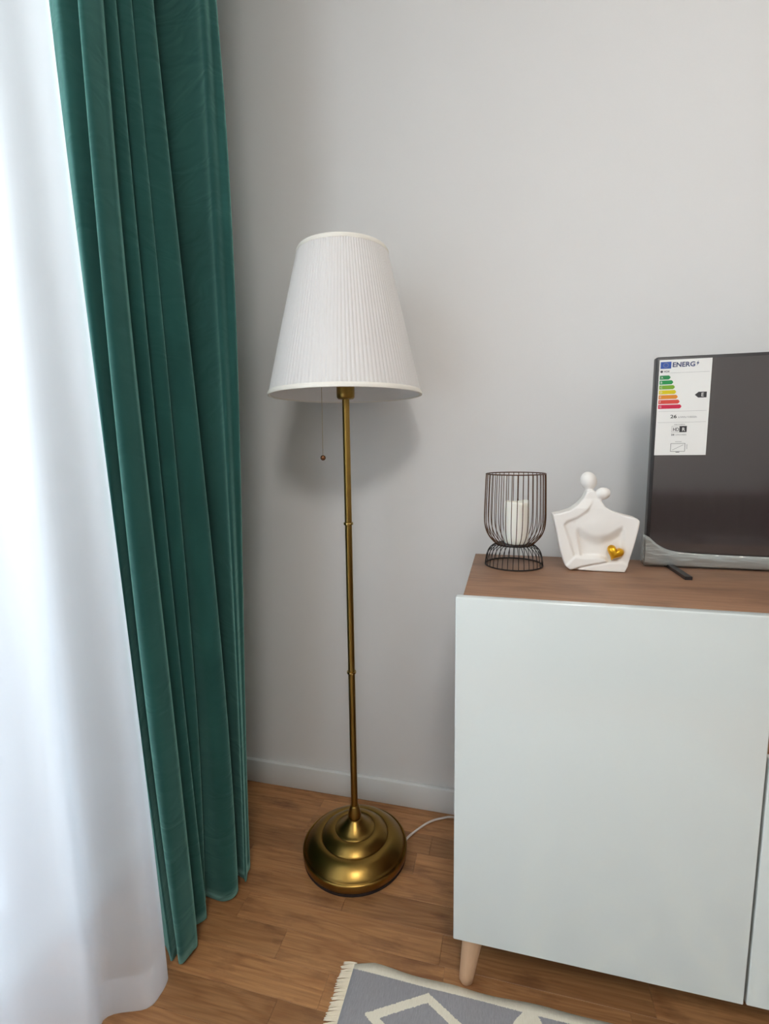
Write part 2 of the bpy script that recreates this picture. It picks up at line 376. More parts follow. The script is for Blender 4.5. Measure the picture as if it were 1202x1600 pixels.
# floor strips: each strip in front is its own piece
random.seed(11)
SW = .069
def strip_mesh(L, w, name):
    bm = bmesh.new(); c = .0004; h = .0025
    lo = [(0, 0), (L, 0), (L, w), (0, w)]
    b0 = [bm.verts.new((x, y, -h)) for x, y in lo]
    b1 = [bm.verts.new((x, y, -c)) for x, y in lo]
    t = [bm.verts.new((x+(c if x == 0 else -c), y+(c if y == 0 else -c), 0)) for x, y in lo]
    bm.faces.new(t)
    for i in range(4):
        j = (i+1) % 4
        bm.faces.new((b0[i], b0[j], b1[j], b1[i])); bm.faces.new((b1[i], b1[j], t[j], t[i]))
    bmesh.ops.recalc_face_normals(bm, faces=bm.faces)
    me = bpy.data.meshes.new(name); bm.to_mesh(me); bm.free(); me.materials.append(M['floor']); return me
lens = [.30, .36, .42, .48, .55]
sm = {L: strip_mesh(L-.0003, SW-.0003, 'plank') for L in lens}
rest = bmesh.new(); row = 0
y = -.245 + SW*4
while y > YB:
    y0 = y-SW
    if y > 0:
        y -= SW; row += 1; continue
    if y0 < YB: break
    x = XL - random.uniform(0, .3)
    if abs(y0+.452) < .02: x = -.118 - .48*2 + .0      # a board end beside the rug
    while x < XR:
        L = random.choice(lens)
        if abs(y0+.452) < .02 and x < -.2: L = .48
        xs = max(x, XL)
        if y > -1.15 and xs == x and x < 1.2 and x+L < XR:
            o = bpy.data.objects.new('plank', sm[L]); o.location = (x, y0, 0); link(o, fl)
        else:
            xe = min(x+L, XR)
            if xe - xs > .01:
                if y > -1.15 and x < 1.2:
                    o = bpy.data.objects.new('plank', strip_mesh(xe-xs-.0003, SW-.0003, 'plank')); o.location = (xs, y0, 0); link(o, fl)
                else:
                    me = strip_mesh(xe-xs-.0003, SW-.0003, 'tmp'); me.transform(Matrix.Translation((xs, y0, 0))); rest.from_mesh(me); bpy.data.meshes.remove(me)
        x += L
    y -= SW; row += 1
# narrow closing strip along the wall and the joined far strips
o = bm_obj('plank_field', rest, M['floor'], fl); o['kind'] = 'stuff'
box('plank', (XL, -.245+SW*3, -.0025), (XR, -.0005, 0), M['floor'], fl)

# ------------------------------------------------------------------ curtains
def interp_track(tr):
    zs = [t[1] for t in tr]; xs = [t[0] for t in tr]; o = np.argsort(zs)
    zs = np.array(zs)[o]; xs = np.array(xs)[o]
    co = np.polyfit(zs, xs, 3) if len(zs) > 4 else np.polyfit(zs, xs, 1)
    lo, hi = zs[0], zs[-1]; xhi = np.polyval(co, hi)
    def f(z):
        z = np.asarray(z, float); v = np.polyval(co, np.clip(z, lo, hi))
        return v
    return f
tA = interp_track([(-.773, 1.865), (-.766, 1.61), (-.757, 1.357), (-.737, 1.037), (-.726, .717), (-.698, .371), (-.685, .02)])
tAB = interp_track([(-.722, 1.862), (-.723, 1.609), (-.72, 1.357), (-.719, 1.037), (-.712, .713), (-.69, .364), (-.67, .02)])
tB = interp_track([(-.698, 1.873), (-.697, 1.616), (-.689, 1.36), (-.678, 1.036), (-.668, .71), (-.648, .358), (-.640, .053)])
tC = interp_track([(-.72, 1.925), (-.714, 1.649), (-.706, 1.377), (-.693, 1.032), (-.685, .684), (-.666, .309), (-.656, .035)])
tD = interp_track([(-.718, 1.954), (-.714, 1.671), (-.696, 1.386), (-.682, 1.029), (-.679, .669), (-.685, .057)])
tE = interp_track([(-.701, 1.983), (-.688, 1.687), (-.671, 1.395), (-.647, 1.027), (-.633, .657), (-.624, .256), (-.622, .032)])
tG = interp_track([(-.61, 1.988), (-.612, 1.692), (-.609, 1.398), (-.606, 1.025), (-.610, .648), (-.618, .234), (-.619, .022)])
tR = interp_track([(-.598, 2.009), (-.589, 1.704), (-.588, 1.405), (-.597, 1.023), (-.608, .636), (-.622, .21), (-.624, .007)])
def drape(name, ctrl, z0f, z1, rows, sub, mat, thick, parent):
    """ctrl(z) -> list of plan points; each row is a smooth curve through them"""
    vs, fs = [], []; n = None
    for r in range(rows+1):
        t = r/rows
        zz = t*(z1-.01)+.01
        pts = smooth_path([(x, y, 0) for x, y in ctrl(zz)], sub)
        n = len(pts)
        for k, p in enumerate(pts):
            zb = z0f(k/(n-1), p)
            vs.append((p.x, p.y, zb + (z1-zb)*t))
    for r in range(rows):
        for k in range(n-1):
            fs.append((r*n+k, r*n+k+1, (r+1)*n+k+1, (r+1)*n+k))
    o = mesh_obj(name, vs, fs, mat, parent)
    if thick:
        md = o.modifiers.new('thickness', 'SOLIDIFY'); md.thickness = thick; md.offset = 0
    return o
def green_ctrl(z):
    w = lambda a, ph: a*math.sin(z*2.3+ph) + a*.5*math.sin(z*5.1+ph*2)
    A, AB, B, C, D, E_, G, R = (float(f(z)) for f in (tA, tAB, tB, tC, tD, tE, tG, tR))
    k = max(0, min(1, z/2.0))
    return [(A-.045, -.545), (A-.012, -.568), (A+.004, -.580), (.5*(A+AB)+.004, -.587+w(.002, 1)), (AB-.006, -.564), (AB+.003, -.560),
            (.7*AB+.3*B+.004, -.583), (.3*AB+.7*B+.004, -.585), (B, -.560), (B-.001, -.545+w(.002, 2)), (B-.022, -.522), (B-.062, -.512),
            (C-.050, -.512), (C-.016, -.508+w(.002, .4)), (C, -.487), (C-.024, -.470), (C-.05, -.464),
            (D-.040, -.466), (D-.012, -.463), (D, -.446+w(.002, 3)), (D-.022, -.432), (D-.055+w(.004, 2), -.428),
            (E_-.060, -.430), (E_-.026, -.432+w(.003, 1.7)), (E_-.004, -.418), (E_-.002, -.400), (E_-.028, -.380), (E_-.080, -.362),
            (.62*(E_-.075)+.38*G-.01, -.352), (.2*(E_-.03)+.8*G-.006, -.360), (G, -.370), (.5*(G+R)-.004, -.352), (R-.002, -.340),
            (R-.02, -.318), (R-.075, -.300), (R-.12, -.275), (R-.15, -.22), (R-.17, -.15), (R-.20, -.09), (R-.24, -.05)]
gt = thing('velvet_curtain', (-.72, -.35, 0), 'dark emerald green velvet curtain hanging in deep folds beside the lamp', 'curtain')
def green_ctrl_l(z): return [(x+.72, y+.35) for x, y in green_ctrl(z)]
cur = drape('curtain_cloth', green_ctrl_l, lambda t, p: .012+.006*math.sin(t*40), 2.55, 90, 9, M['velvet'], .003, gt)
# heading tape and rail hooks are out of frame; the curtain hangs from the ceiling track
tr = box('curtain_track', (-.90, -2.5, 2.565), (-.60, -.02, 2.599), M['pvc']); struct(tr); tr.name = 'trim_1'

st = interp_track([(-.664, 0), (-.655, .1), (-.668, .41), (-.690, .74), (-.703, 1.04), (-.720, 1.34), (-.730, 1.6), (-.738, 1.85), (-.75, 2.5)])
random.seed(5)
fold_y = []; yy = -.70; sgn = -1
while yy > -2.42:
    fold_y.append((yy, sgn, random.uniform(.6, 1.3), random.uniform(0, 6))); sgn = -sgn; yy -= random.uniform(.045, .085)
def sheer_ctrl(z):
    T = float(st(min(z, 2.4)))
    fl_ = math.exp(-z/.25)
    out = [(T-.016, -.604), (T-.003, -.612), (T+.002, -.630-.01*fl_), (T-.008, -.660-.01*fl_)]
    base = T-.04
    for y, s, a, ph in fold_y:
        q_ = max(0, min(1, (-.70-y)/.25))
        amp = (.024+.014*max(0, 1-z/1.6))*a*(1 if q_ > .4 else .75)
        out.append((base + q_*(-.035) + s*amp + .006*math.sin(z*2+ph), y + .006*math.sin(z*1.3+ph)))
    return [(x+.80, y+1.4) for x, y in out]
sh = thing('sheer_curtain', (-.80, -1.4, 0), 'white sheer voile curtain hanging in front of the bright window', 'curtain')
drape('sheer_cloth', sheer_ctrl, lambda t, p: .004, 2.55, 70, 7, M['sheer'], 0, sh)
# the doubled hem band near the floor
def hem_ctrl(z): return [(x-.0015, y) for x, y in sheer_ctrl(z)]
def hem():
    vs, fs = [], []; n = None
    for r in range(9):
        zz = .005 + r/8*.075
        pts = smooth_path([(x, y, 0) for x, y in hem_ctrl(zz)], 7); n = len(pts)
        vs += [(p.x, p.y, zz) for p in pts]
    for r in range(8):
        for k in range(n-1): fs.append((r*n+k, r*n+k+1, (r+1)*n+k+1, (r+1)*n+k))
    mesh_obj('hem', vs, fs, M['sheer'], sh)
hem()

# ------------------------------------------------------------------ floor lamp
LX, LY = -.3798, -.2097
lamp = thing('floor_lamp', (LX, LY, 0), 'antique brass floor lamp with white pleated shade and stepped round base', 'lamp')
lathe('felt_pad', [(.134, .0), (.1385, .001), (.1390, .009), (.134, .0098)], M['felt'], lamp, 72)
prof = [(.128, .0095), (.1385, .0098), (.1405, .012), (.1405, .027), (.1398, .0302), (.1375, .0315), (.1355, .0305), (.1345, .0285), (.1335, .0290), (.1325, .033)]
for k in range(1, 13):          # outer bulge
    a = k/12; prof.append((.1325-.040*a, .033+.027*math.sin(a*PI/2)**.9))
prof += [(.0900, .0595), (.0885, .0580), (.0880, .0595)]
for k in range(1, 11):
    a = k/10; prof.append((.0880-.031*a, .0595+.018*math.sin(a*PI/2)))
prof += [(.0550, .0768), (.0530, .0755), (.0522, .0765)]
for k in range(1, 13):          # bell
    a = k/12; prof.append((.0522-.0335*(.75*a+.25*a**.5), .0765+.0275*a**1.15))
prof += [(.0178, .1045), (.0160, .1050)]
lathe('base', prof, M['brass'], lamp, 96)
lathe('neck', [(.0130, .1035), (.0158, .1050), (.0176, .1080), (.0178, .1115), (.0165, .120), (.0138, .130), (.0120, .1370), (.0112, .1395), (.0095, .1405)], M['brass'], lamp, 40)
lathe('pole', [(.0088, .120), (.0088, 1.235)], M['brass'], lamp, 32)
for z in (.517, .907):
    lathe('pole_ring', [(.0086, z-.004), (.0115, z-.003), (.0122, z), (.0115, z+.003), (.0086, z+.004)], M['ring'], lamp, 32)
sock = lathe('socket', [(.009, 1.210), (.018, 1.2105), (.0212, 1.214), (.0218, 1.222), (.0218, 1.275), (.019, 1.28), (.009, 1.282)], M['brass'], lamp, 40)
lathe('socket_collar', [(.0135, 1.282), (.0165, 1.283), (.0165, 1.318), (.012, 1.32)], M['bulb'], sock, 32)
lathe('bulb', [(.011, 1.32), (.013, 1.335), (.022, 1.355), (.0285, 1.38), (.029, 1.40), (.024, 1.42), (.013, 1.433), (.002, 1.436)], M['bulb'], lamp, 32)
# pull cord
pc = tube('pull_cord', [(-.020, -.004, 1.262), (-.042, -.008, 1.262), (-.0555, -.010, 1.255), (-.0575, -.010, 1.240), (-.0585, -.010, 1.075)], .0007, M['chain'], lamp, 6)
tube('cord_eyelet', [(-.0205, -.004, 1.262), (-.045, -.0085, 1.264), (-.0555, -.010, 1.252), (-.0555, -.010, 1.243)], .0016, M['brass'], pc, 8)
sphere('bead', (-.0585, -.010, 1.0705), .0066, M['bead'], pc)
# shade: gathered pleats over a cone
ZB, ZT, RBt, RTp = 1.2186, 1.546, .1815, .1045
random.seed(3)
NP = 118
ph = [random.uniform(.6, 1.25) for _ in range(NP)]
seg = NP*6; rows = 26
def shade_surface(amp, off):
    vs, fs = [], []
    for r in range(rows+1):
        t = r/rows; z = ZB+.002+(ZT-ZB-.004)*t; R0 = RBt+(RTp-RBt)*t-off
        for k in range(seg):
            a = 2*PI*k/seg; i = k*NP//seg; u = (k*NP/seg) % 1
            wob = .12*math.sin(i*12.9+t*2.2)
            R = R0 + amp*ph[i]*(abs(math.sin(PI*u))**.8-.5)*(1-.35*abs(2*t-1))
            a2 = a + wob*.02*(1-abs(2*t-1))
            vs.append((R*math.cos(a2), R*math.sin(a2), z))
    for r in range(rows):
        for k in range(seg):
            k2 = (k+1) % seg; fs.append((r*seg+k, r*seg+k2, (r+1)*seg+k2, (r+1)*seg+k))
    return vs, fs
v, f = shade_surface(.0021, 0)
shade = mesh_obj('lamp_shade', v, f, M['shade'], lamp)
lathe('shade_lining', [(RBt-.004, ZB+.002), (RTp-.004, ZT-.002)], M['shade'], shade, 96, cap=False)
def band(name, z, R, h, slope):
    t = .0022
    lathe(name, [(R-.003, z-h/2), (R+t, z-h/2), (R+t+.0006, z), (R+t-slope*h, z+h/2), (R-.003-slope*h, z+h/2), (R-.003, z-h/2)], M['trimtape'], shade, 96, cap=False)
sl = (RBt-RTp)/(ZT-ZB)
band('trim_band', ZB+.0045, RBt, .010, sl); band('trim_band', ZT-.004, RTp, .010, sl)
# shade carrier: ring and three spokes on the socket
ring('shade_ring', .0235, 1.2835, .0014, M['lampmetal'], shade, 40)
for k in range(3):
    a = k*2*PI/3+.4
    tube('spoke', [(.0235*math.cos(a), .0235*math.sin(a), 1.2835), ((RBt-.02)*math.cos(a), (RBt-.02)*math.sin(a), 1.2835)], .0012, M['lampmetal'], shade, 6)
# mains cord
tag(tube('power_cord', smooth_path([(-.252, -.150, .006), (-.249, -.137, .0065), (-.232, -.104, .0032), (-.201, -.064, .0032), (-.167, -.040, .0032), (-.125, -.027, .0032), (-.03, -.045, .0032), (.08, -.06, .0032), (.25, -.05, .0032)], 8), .0031, M['cord'], seg=8),
    'thin white power cord running along the floor from the lamp base', 'cord')

# ------------------------------------------------------------------ sideboard
CX0, CX1, CYF, CYB, CT, CB = -.083, 1.40, -.513, -.1416, .829, .1404
CB_TOP = .8288
sb = thing('sideboard', (.66, -.30, 0), 'low sideboard with glossy white fronts and brown wood top on tapered legs', 'sideboard')
ox, oy = -.66, .30
def sbox(name, a, b, mat, bevel=0, parent=sb, seg=2):
    return box(name, (a[0]+ox, a[1]+oy, a[2]), (b[0]+ox, b[1]+oy, b[2]), mat, parent, bevel, seg)
yd = CYF+.0185
sbox('top_panel', (CX0+.012, yd+.0005, CB_TOP-.02), (CX1-.012, CYB, CB_TOP), M['top'], .001)
for x0 in (CX0+.012, .4045, .9155, CX1-.030):
    sbox('side_panel', (x0, yd+.002, CB+.018), (x0+.018, CYB, CB_TOP-.0205), M['top'])
sbox('bottom_panel', (CX0+.012, yd+.002, CB), (CX1-.012, CYB, CB+.0175), M['dark_gap'])
sbox('back_panel', (CX0+.012, CYB-.004, CB+.018), (CX1-.012, CYB-.0005, CB_TOP-.0205), M['top'])
sbox('niche_shelf', (.423, yd+.002, .578), (.915, CYB-.004, .596), M['top'])
DX = .4114
sbox('door', (CX0, CYF, CB), (DX, yd, CT), M['gloss_white'], .0022, seg=4)
sbox('door', (CX0+CX1-DX, CYF, CB), (CX1, yd, CT), M['gloss_white'], .0022, seg=4)
sbox('flap_front', (DX+.0045, CYF+.001, CB), (CX0+CX1-DX-.0045, yd, .594), M['gloss_white'], .0022, seg=4)
for lx, ly, sx, sy in ((-.048, -.462, -1, -1), (CX1-.035, -.462, 1, -1), (-.048, CYB-.05, -1, 1), (CX1-.035, CYB-.05, 1, 1)):
    vs, fs = tube_data([(lx-sx*.003, ly-sy*.002, CB+.0), (lx, ly, .10), (lx+sx*.010, ly+sy*.004, .022), (lx+sx*.0125, ly+sy*.005, .003), (lx+sx*.0126, ly+sy*.005, 0)], [.0225, .0205, .0155, .0142, .012], 24)
    mesh_obj('leg', [(a[0]+ox, a[1]+oy, a[2]) for a in vs], fs, M['legwood'], sb)

# ------------------------------------------------------------------ candle holder, candle
CHX, CHY = .0200, -.243
ch = thing('candle_holder', (CHX, CHY, CB_TOP), 'black and bronze wire cage candle holder with waisted domed foot', 'candle holder')
ZTOP, ZN = .2045, .0475
cup = [(.0635, ZTOP), (.0645, ZTOP-.02), (.0660, .13), (.0662, .105), (.0640, .085), (.0575, .068), (.047, .055), (.0385, ZN)]
foot = [(.0385, ZN), (.047, .0435), (.0545, .036), (.0595, .025), (.0620, .012), (.0625, .0025)]
NW = 36
for nm, pr, mat, nw in (('cup_wire', cup, 'wire_bronze', 36), ('foot_wire', foot, 'wire_dark', 34)):
    v, f = tube_data(smooth_path([(r, 0, z) for r, z in pr], 4), .00085, 5)
    me = bpy.data.meshes.new(nm); me.from_pydata([tuple(p) for p in v], [], f); me.polygons.foreach_set('use_smooth', [True]*len(f)); me.materials.append(M[mat])
    for k in range(nw):
        o = bpy.data.objects.new(nm, me); o.rotation_euler = (0, 0, 2*PI*(k+.3)/nw); link(o, ch)
ring('top_ring', .0635, ZTOP, .0013, M['wire_bronze'], ch); ring('waist_ring', .0385, ZN, .0013, M['wire_dark'], ch, 48); ring('foot_ring', .0625, .0016, .0016, M['wire_dark'], ch)
lathe('tray', [(.0005, ZN-.0008), (.0372, ZN-.0008), (.0376, ZN+.0004), (.0372, ZN+.0016), (.0005, ZN+.0012)], M['wire_dark'], ch, 40, cap=False)
cn = thing('pillar_candle', (CHX+.004, CHY, CB_TOP+ZN+.0018), 'ivory pillar candle inside the wire cage holder', 'candle')
vs, fs = [], []
pr = [(.0235, 0), (.0255, .003), (.0265, .02), (.0270, .06), (.0270, .088), (.0262, .0935), (.0235, .0945), (.0200, .090), (.010, .0875), (.0008, .0872)]
n = len(pr)
for k in range(48):
    a = 2*PI*k/48
    for i, (r, z) in enumerate(pr):
        w = .0016*math.sin(a*2+.6)+.001*math.sin(3*a) if 4 <= i <= 7 else 0
        vs.append((r*math.cos(a), r*math.sin(a), z+w))
for k in range(48):
    for i in range(n-1): fs.append((k*n+i, ((k+1) % 48)*n+i, ((k+1) % 48)*n+i+1, k*n+i+1))
fs.append([k*n for k in range(48)][::-1])
mesh_obj('wax_body', vs, fs, M['wax'], cn)
tube('wick', [(0, 0, .086), (.0005, 0, .094), (.0025, .001, .0995)], .0009, M['wick'], cn, 6)

# ------------------------------------------------------------------ ceramic couple
sx0, sz0 = 560.0, 1330.0; K = 1/6050.0
def cp(px, py): return ((px-sx0)*K, (sz0-py)*K)
stt = thing('couple_figurine', (.1830, -.2525, CB_TOP), 'matt white ceramic figurine of an embracing couple', 'figurine')
def dens(poly, n=6): return [(p.x, p.z) for p in smooth_path([(a, 0, b) for a, b in poly], n, True)]
bm = bmesh.new()
outline = [cp(*p) for p in [(40, 606), (130, 592), (250, 548), (340, 482), (410, 400), (450, 310), (520, 290), (590, 350), (620, 430), (680, 510), (780, 568), (900, 605), (1040, 642),
                            (1075, 675), (1060, 800), (1020, 1000), (962, 1240), (925, 1325), (600, 1326), (275, 1316), (215, 1270), (150, 1080), (85, 790)]]
prism_bm(bm, outline, .022, -.015)
def ell(cx, cz, cy, rx, rz, ry, ang=0):
    t = bmesh.new(); bmesh.ops.create_uvsphere(t, u_segments=28, v_segments=18, radius=1)
    c, s = math.cos(ang), math.sin(ang); x0, z0 = cp(cx, cz)
    for w in t.verts:
        a, d, e = w.co.x*rx*K, w.co.y*ry, w.co.z*rz*K
        w.co = Vector((x0+a*c-e*s, cy+d, z0+a*s+e*c))
    me = bpy.data.meshes.new('tmp'); t.to_mesh(me); t.free(); bm.from_mesh(me); bpy.data.meshes.remove(me)
ell(476, 180, .002, 98, 118, .0175, math.radians(20)); ell(640, 338, -.008, 92, 78, .0145, math.radians(12))
ell(482, 320, .004, 50, 110, .012, math.radians(-12)); ell(588, 425, -.004, 46, 80, .011, math.radians(14))
o = bm_obj('ceramic_body', bm, M['ceramic'], stt)
md = o.modifiers.new('fuse', 'REMESH'); md.mode = 'VOXEL'; md.voxel_size = .0014; md.use_smooth_shade = True
md = o.modifiers.new('soften', 'SMOOTH'); md.factor = .5; md.iterations = 7
me = bpy.data.meshes.new_from_object(o.evaluated_get(bpy.context.evaluated_depsgraph_get()))
o.modifiers.clear(); o.data = me; me.name = 'ceramic_body'
# relief of the embracing arms: smoothed height map over the front face
ST = 5; gx, gy = np.meshgrid(np.arange(0, 1120, ST), np.arange(0, 1380, ST))
def inside(poly):
    r = np.zeros(gx.shape, bool); n = len(poly)
    for i in range(n):
        (xa, ya), (xb, yb) = poly[i], poly[(i+1) % n]
        if ya == yb: continue
        c = ((ya > gy) != (yb > gy)) & (gx < (xb-xa)*(gy-ya)/(yb-ya)+xa); r ^= c
    return r
def blur(a, n):
    for _ in range(n):
        p = np.pad(a, 1, mode='edge'); a = (p[:-2, 1:-1]+2*p[1:-1, 1:-1]+p[2:, 1:-1])/4
        p = np.pad(a, 1, mode='edge'); a = (p[1:-1, :-2]+2*p[1:-1, 1:-1]+p[1:-1, 2:])/4
    return a
def sstep(a, b, v): t = np.clip((v-a)/(b-a), 0, 1); return t*t*(3-2*t)
H = np.full(gx.shape, 18.0) + 2.5*np.exp(-((gx-600)/230.)**2-((gy-760)/170.)**2)
rec = inside([(330, 740), (450, 720), (700, 720), (880, 740), (905, 1060), (860, 1160), (700, 1200), (400, 1180)])
H = np.where(rec, H-10.5*sstep(-75, 85, gy-(925-125*((gx-600)/250.)**2)), H)
H = blur(H, 8)
H = np.where(inside([(190, 735), (260, 690), (330, 700), (345, 790), (355, 870), (420, 1180), (330, 1190)]), 16.5, H)
H = np.where(inside([(-50, 560), (130, 560), (250, 520), (340, 450), (430, 330), (520, 330), (510, 450), (450, 560), (340, 645), (225, 690), (190, 740), (325, 1150), (420, 1200), (300, 1330), (100, 1300), (0, 900)]), 22.5, H)
H = blur(H, 3)
H = np.where(inside([(380, 1345), (380, 1300), (580, 1236), (760, 1196), (900, 1200), (970, 1240), (960, 1345)]), 22.5, H)
H = blur(H, 2)
H = np.where(inside([(200, 1300), (330, 1140), (420, 1150), (620, 1135), (700, 1165), (730, 1195), (560, 1232), (400, 1275), (270, 1330)]), 26.0, H)
H = blur(H, 5)/1000
for v in me.vertices:
    if v.co.y < 0:
        px, py = v.co.x/K+sx0, sz0-v.co.z/K
        fx_, fy_ = min(max(px/ST, 0), gx.shape[1]-1.01), min(max(py/ST, 0), gx.shape[0]-1.01)
        i, j = int(fx_), int(fy_); u, t = fx_-i, fy_-j
        hh = (H[j, i]*(1-u)+H[j, i+1]*u)*(1-t)+(H[j+1, i]*(1-u)+H[j+1, i+1]*u)*t
        wgt = min(1, max(0, (py-400)/120))
        v.co.y *= 1+wgt*(hh/.015-1)
me.polygons.foreach_set('use_smooth', [True]*len(me.polygons)); me.update()
# gold heart
hp = []
for k in range(40):
    t = 2*PI*k/40
    hp.append((16*math.sin(t)**3, 13*math.cos(t)-5*math.cos(2*t)-2*math.cos(3*t)-math.cos(4*t)))
vs, fs = [], []
ca, sa = math.cos(math.radians(-22)), math.sin(math.radians(-22)); hx, hz = cp(798, 1072); sc_ = .00106
lay = [(1.0, 0), (.97, .35), (.86, .66), (.66, .88), (.36, 1.0)]
def hpt(x, z, s, d):
    z = (z+2)*s-2; x = x*s
    return (hx+(x*ca-z*sa)*sc_, -.0195-.0125*d, hz+(x*sa+z*ca)*sc_)
L = [(s, d) for s, d in lay]
for s, d in [(s, -d*.8) for s, d in lay[:0:-1]] + L:
    vs += [hpt(x, z, s, d) for x, z in hp]
nl = len(vs)//40
for r in range(nl-1):
    for k in range(40): fs.append((r*40+k, r*40+(k+1) % 40, (r+1)*40+(k+1) % 40, (r+1)*40+k))
fs.append(list(range(40))[::-1]); fs.append([(nl-1)*40+k for k in range(40)])
h = mesh_obj('heart', vs, fs, M['gold'], stt); h['label'] = 'small shiny gold heart'

# ------------------------------------------------------------------ television
TX0, TX1, TY, TZ0, TZ1 = .2992, 1.035, -.2003, .8364, 1.2732
tvc = (TX0+TX1)/2
tv = thing('television', (tvc, -.18, CB_TOP), 'black flat television with an energy label on the screen corner', 'television')
o_ = Vector((tvc, -.18, CB_TOP))
def tvl(p): return (p[0]-o_.x, p[1]-o_.y, p[2]-o_.z)
box('casing', tvl((TX0, TY, TZ0)), tvl((TX1, TY+.022, TZ1)), M['tvplastic'], tv, .003, 3)
box('rear_housing', tvl((TX0+.12, TY+.0215, TZ0+.03)), tvl((TX1-.12, TY+.065, TZ0+.27)), M['tvplastic'], tv, .01, 3)
box('screen', tvl((TX0+.006, TY-.0012, TZ0+.020)), tvl((TX1-.006, TY+.001, TZ1-.007)), M['screen'], tv)
box('bezel_strip', tvl((TX0+.001, TY-.0035, TZ0+.001)), tvl((TX1-.001, TY+.001, TZ0+.0195)), M['tvplastic'], tv, .001)
for s in (0, 1):
    fx = .347 if s == 0 else TX1-(.347-TX0); d = 1 if s == 0 else -1
    bm = bmesh.new()
    def bar(a, b, wd, h):
        a, b = Vector(tvl(a)), Vector(tvl(b)); t = (b-a).normalized(); sd = t.cross(Vector((0, 0, 1))).normalized()
        vv = []
        for p in (a, b):
            for sx_, sz_ in ((-1, 0), (1, 0), (1, 1), (-1, 1)): vv.append(bm.verts.new(p+sd*sx_*wd/2+Vector((0, 0, h*sz_))))
        for i in range(4): bm.faces.new((vv[i], vv[(i+1) % 4], vv[4+(i+1) % 4], vv[4+i]))
        bm.faces.new(vv[:4][::-1]); bm.faces.new(vv[4:])
    bar((fx, TY+.012, TZ0-.007), (fx+.004*d, TY-.108, CB_TOP), .013, .0065)
    bar((fx, TY+.010, TZ0-.007), (fx+.006*d, TY+.085, CB_TOP), .013, .0065)
    add_box(bm, tvl((fx-.008, TY+.004, TZ0-.008)), tvl((fx+.008, TY+.018, TZ0+.003)))
    bm_obj('stand_foot', bm, M['tvplastic'], tv)
# crinkled protective film along the lower edge, peeling up at the corner
top_edge = [(-.0035, .062), (.004, .058), (.012, .050), (.024, .041), (.040, .033), (.060, .0285), (.085, .0262), (.12, .0250), (.2, .0238), (.4, .0225), (.7365, .0225)]
vs, fs = [], []; NR = 8
te = smooth_path([(a, 0, b) for a, b in top_edge], 5)
for i, p in enumerate(te):
    for r in range(NR+1):
        t = r/NR; z = -.0035+(p.z+.0035)*t
        yb = -.0075-.0022*math.sin(t*PI)-.0010*math.sin(p.x*90+t*5)*math.sin(t*PI)
        vs.append(tvl((TX0+p.x, TY+yb, TZ0+z)))
for i in range(len(te)-1):
    for r in range(NR): fs.append((i*(NR+1)+r, (i+1)*(NR+1)+r, (i+1)*(NR+1)+r+1, i*(NR+1)+r+1))
n0 = len(vs)      # wrap round the left side
for r in range(NR+1):
    t = r/NR; z = -.0035+.0655*t
    for j, (dx, dy) in enumerate(((-.0035, -.0075), (-.0042, .006), (-.0034, .024))): vs.append(tvl((TX0+dx, TY+dy, TZ0+z)))
for r in range(NR):
    for j in range(2): fs.append((n0+r*3+j, n0+r*3+j+1, n0+(r+1)*3+j+1, n0+(r+1)*3+j))
fo = mesh_obj('protective_film', vs, fs, M['film'], tv); fo['label'] = 'crinkled clear plastic film'
md = fo.modifiers.new('thickness', 'SOLIDIFY'); md.thickness = .0003

# energy label, 96 x 192 mm; millimetres from its upper left corner
lab = box('energy_label', tvl((.3045, TY-.0019, 1.0705)), tvl((.4015, TY-.0012, 1.2665)), M['paper'], tv)
lab['label'] = 'white energy label with coloured arrows'
LU, LV = .097/96, .196/192
def lp(u, v, d=.0021): return tvl((.3045+u*LU, TY-d, 1.2665-v*LV))
def flat(name, pts, mat, d=.0021):
    a = [lp(u, v, d) for u, v in pts]; b = [(p[0], p[1]+.0002, p[2]) for p in a]; n = len(a)
    return mesh_obj(name, a+b, [list(range(n)), list(range(n, 2*n))[::-1]] + [(i, (i+1) % n, n+(i+1) % n, n+i) for i in range(n)], mat, lab, False)
def rect(name, u0, v0, u1, v1, mat, d=.0021): return flat(name, [(u0, v0), (u1, v0), (u1, v1), (u0, v1)], mat, d)
def text(name, s, u, v, cap, mat, d=.0022, bold=0, width=None, align='LEFT', spacing=1):
    c = bpy.data.curves.new('t', 'FONT'); c.body = s; c.size = 1; c.offset = bold; c.space_character = spacing; c.fill_mode = 'FRONT'; c.resolution_u = 3
    to = bpy.data.objects.new('t', c); COL.objects.link(to); dg = bpy.context.evaluated_depsgraph_get()
    me = bpy.data.meshes.new_from_object(to.evaluated_get(dg)); bpy.data.objects.remove(to); bpy.data.curves.remove(c)
    co = np.array([x.co[:] for x in me.vertices])
    x0, x1, y0, y1 = co[:, 0].min(), co[:, 0].max(), co[:, 1].min(), co[:, 1].max()
    k = cap/(y1-y0); kx = k if width is None else width/(x1-x0)
    for x in me.vertices:
        x.co = lp(u+(x.co.x-x0)*kx, v-(x.co.y-y0)*k, d)
    me.name = name; me.materials.append(mat); me.update()
    return link(bpy.data.objects.new(name, me), lab)
rect('flag', 2.2, 4, 22, 17.5, M['blue'])
for k in range(12):
    a = 2*PI*k/12; cu, cv = 12.1+4.3*math.cos(a), 10.75+4.3*math.sin(a)
    flat('star', [(cu+(.85 if j % 2 == 0 else .36)*math.sin(j*PI/5), cv-(.85 if j % 2 == 0 else .36)*math.cos(j*PI/5)) for j in range(10)], M['star'], .0023)
text('heading', 'ENERG', 24.5, 15.2, 9.8, M['navy'], bold=.028, width=41)
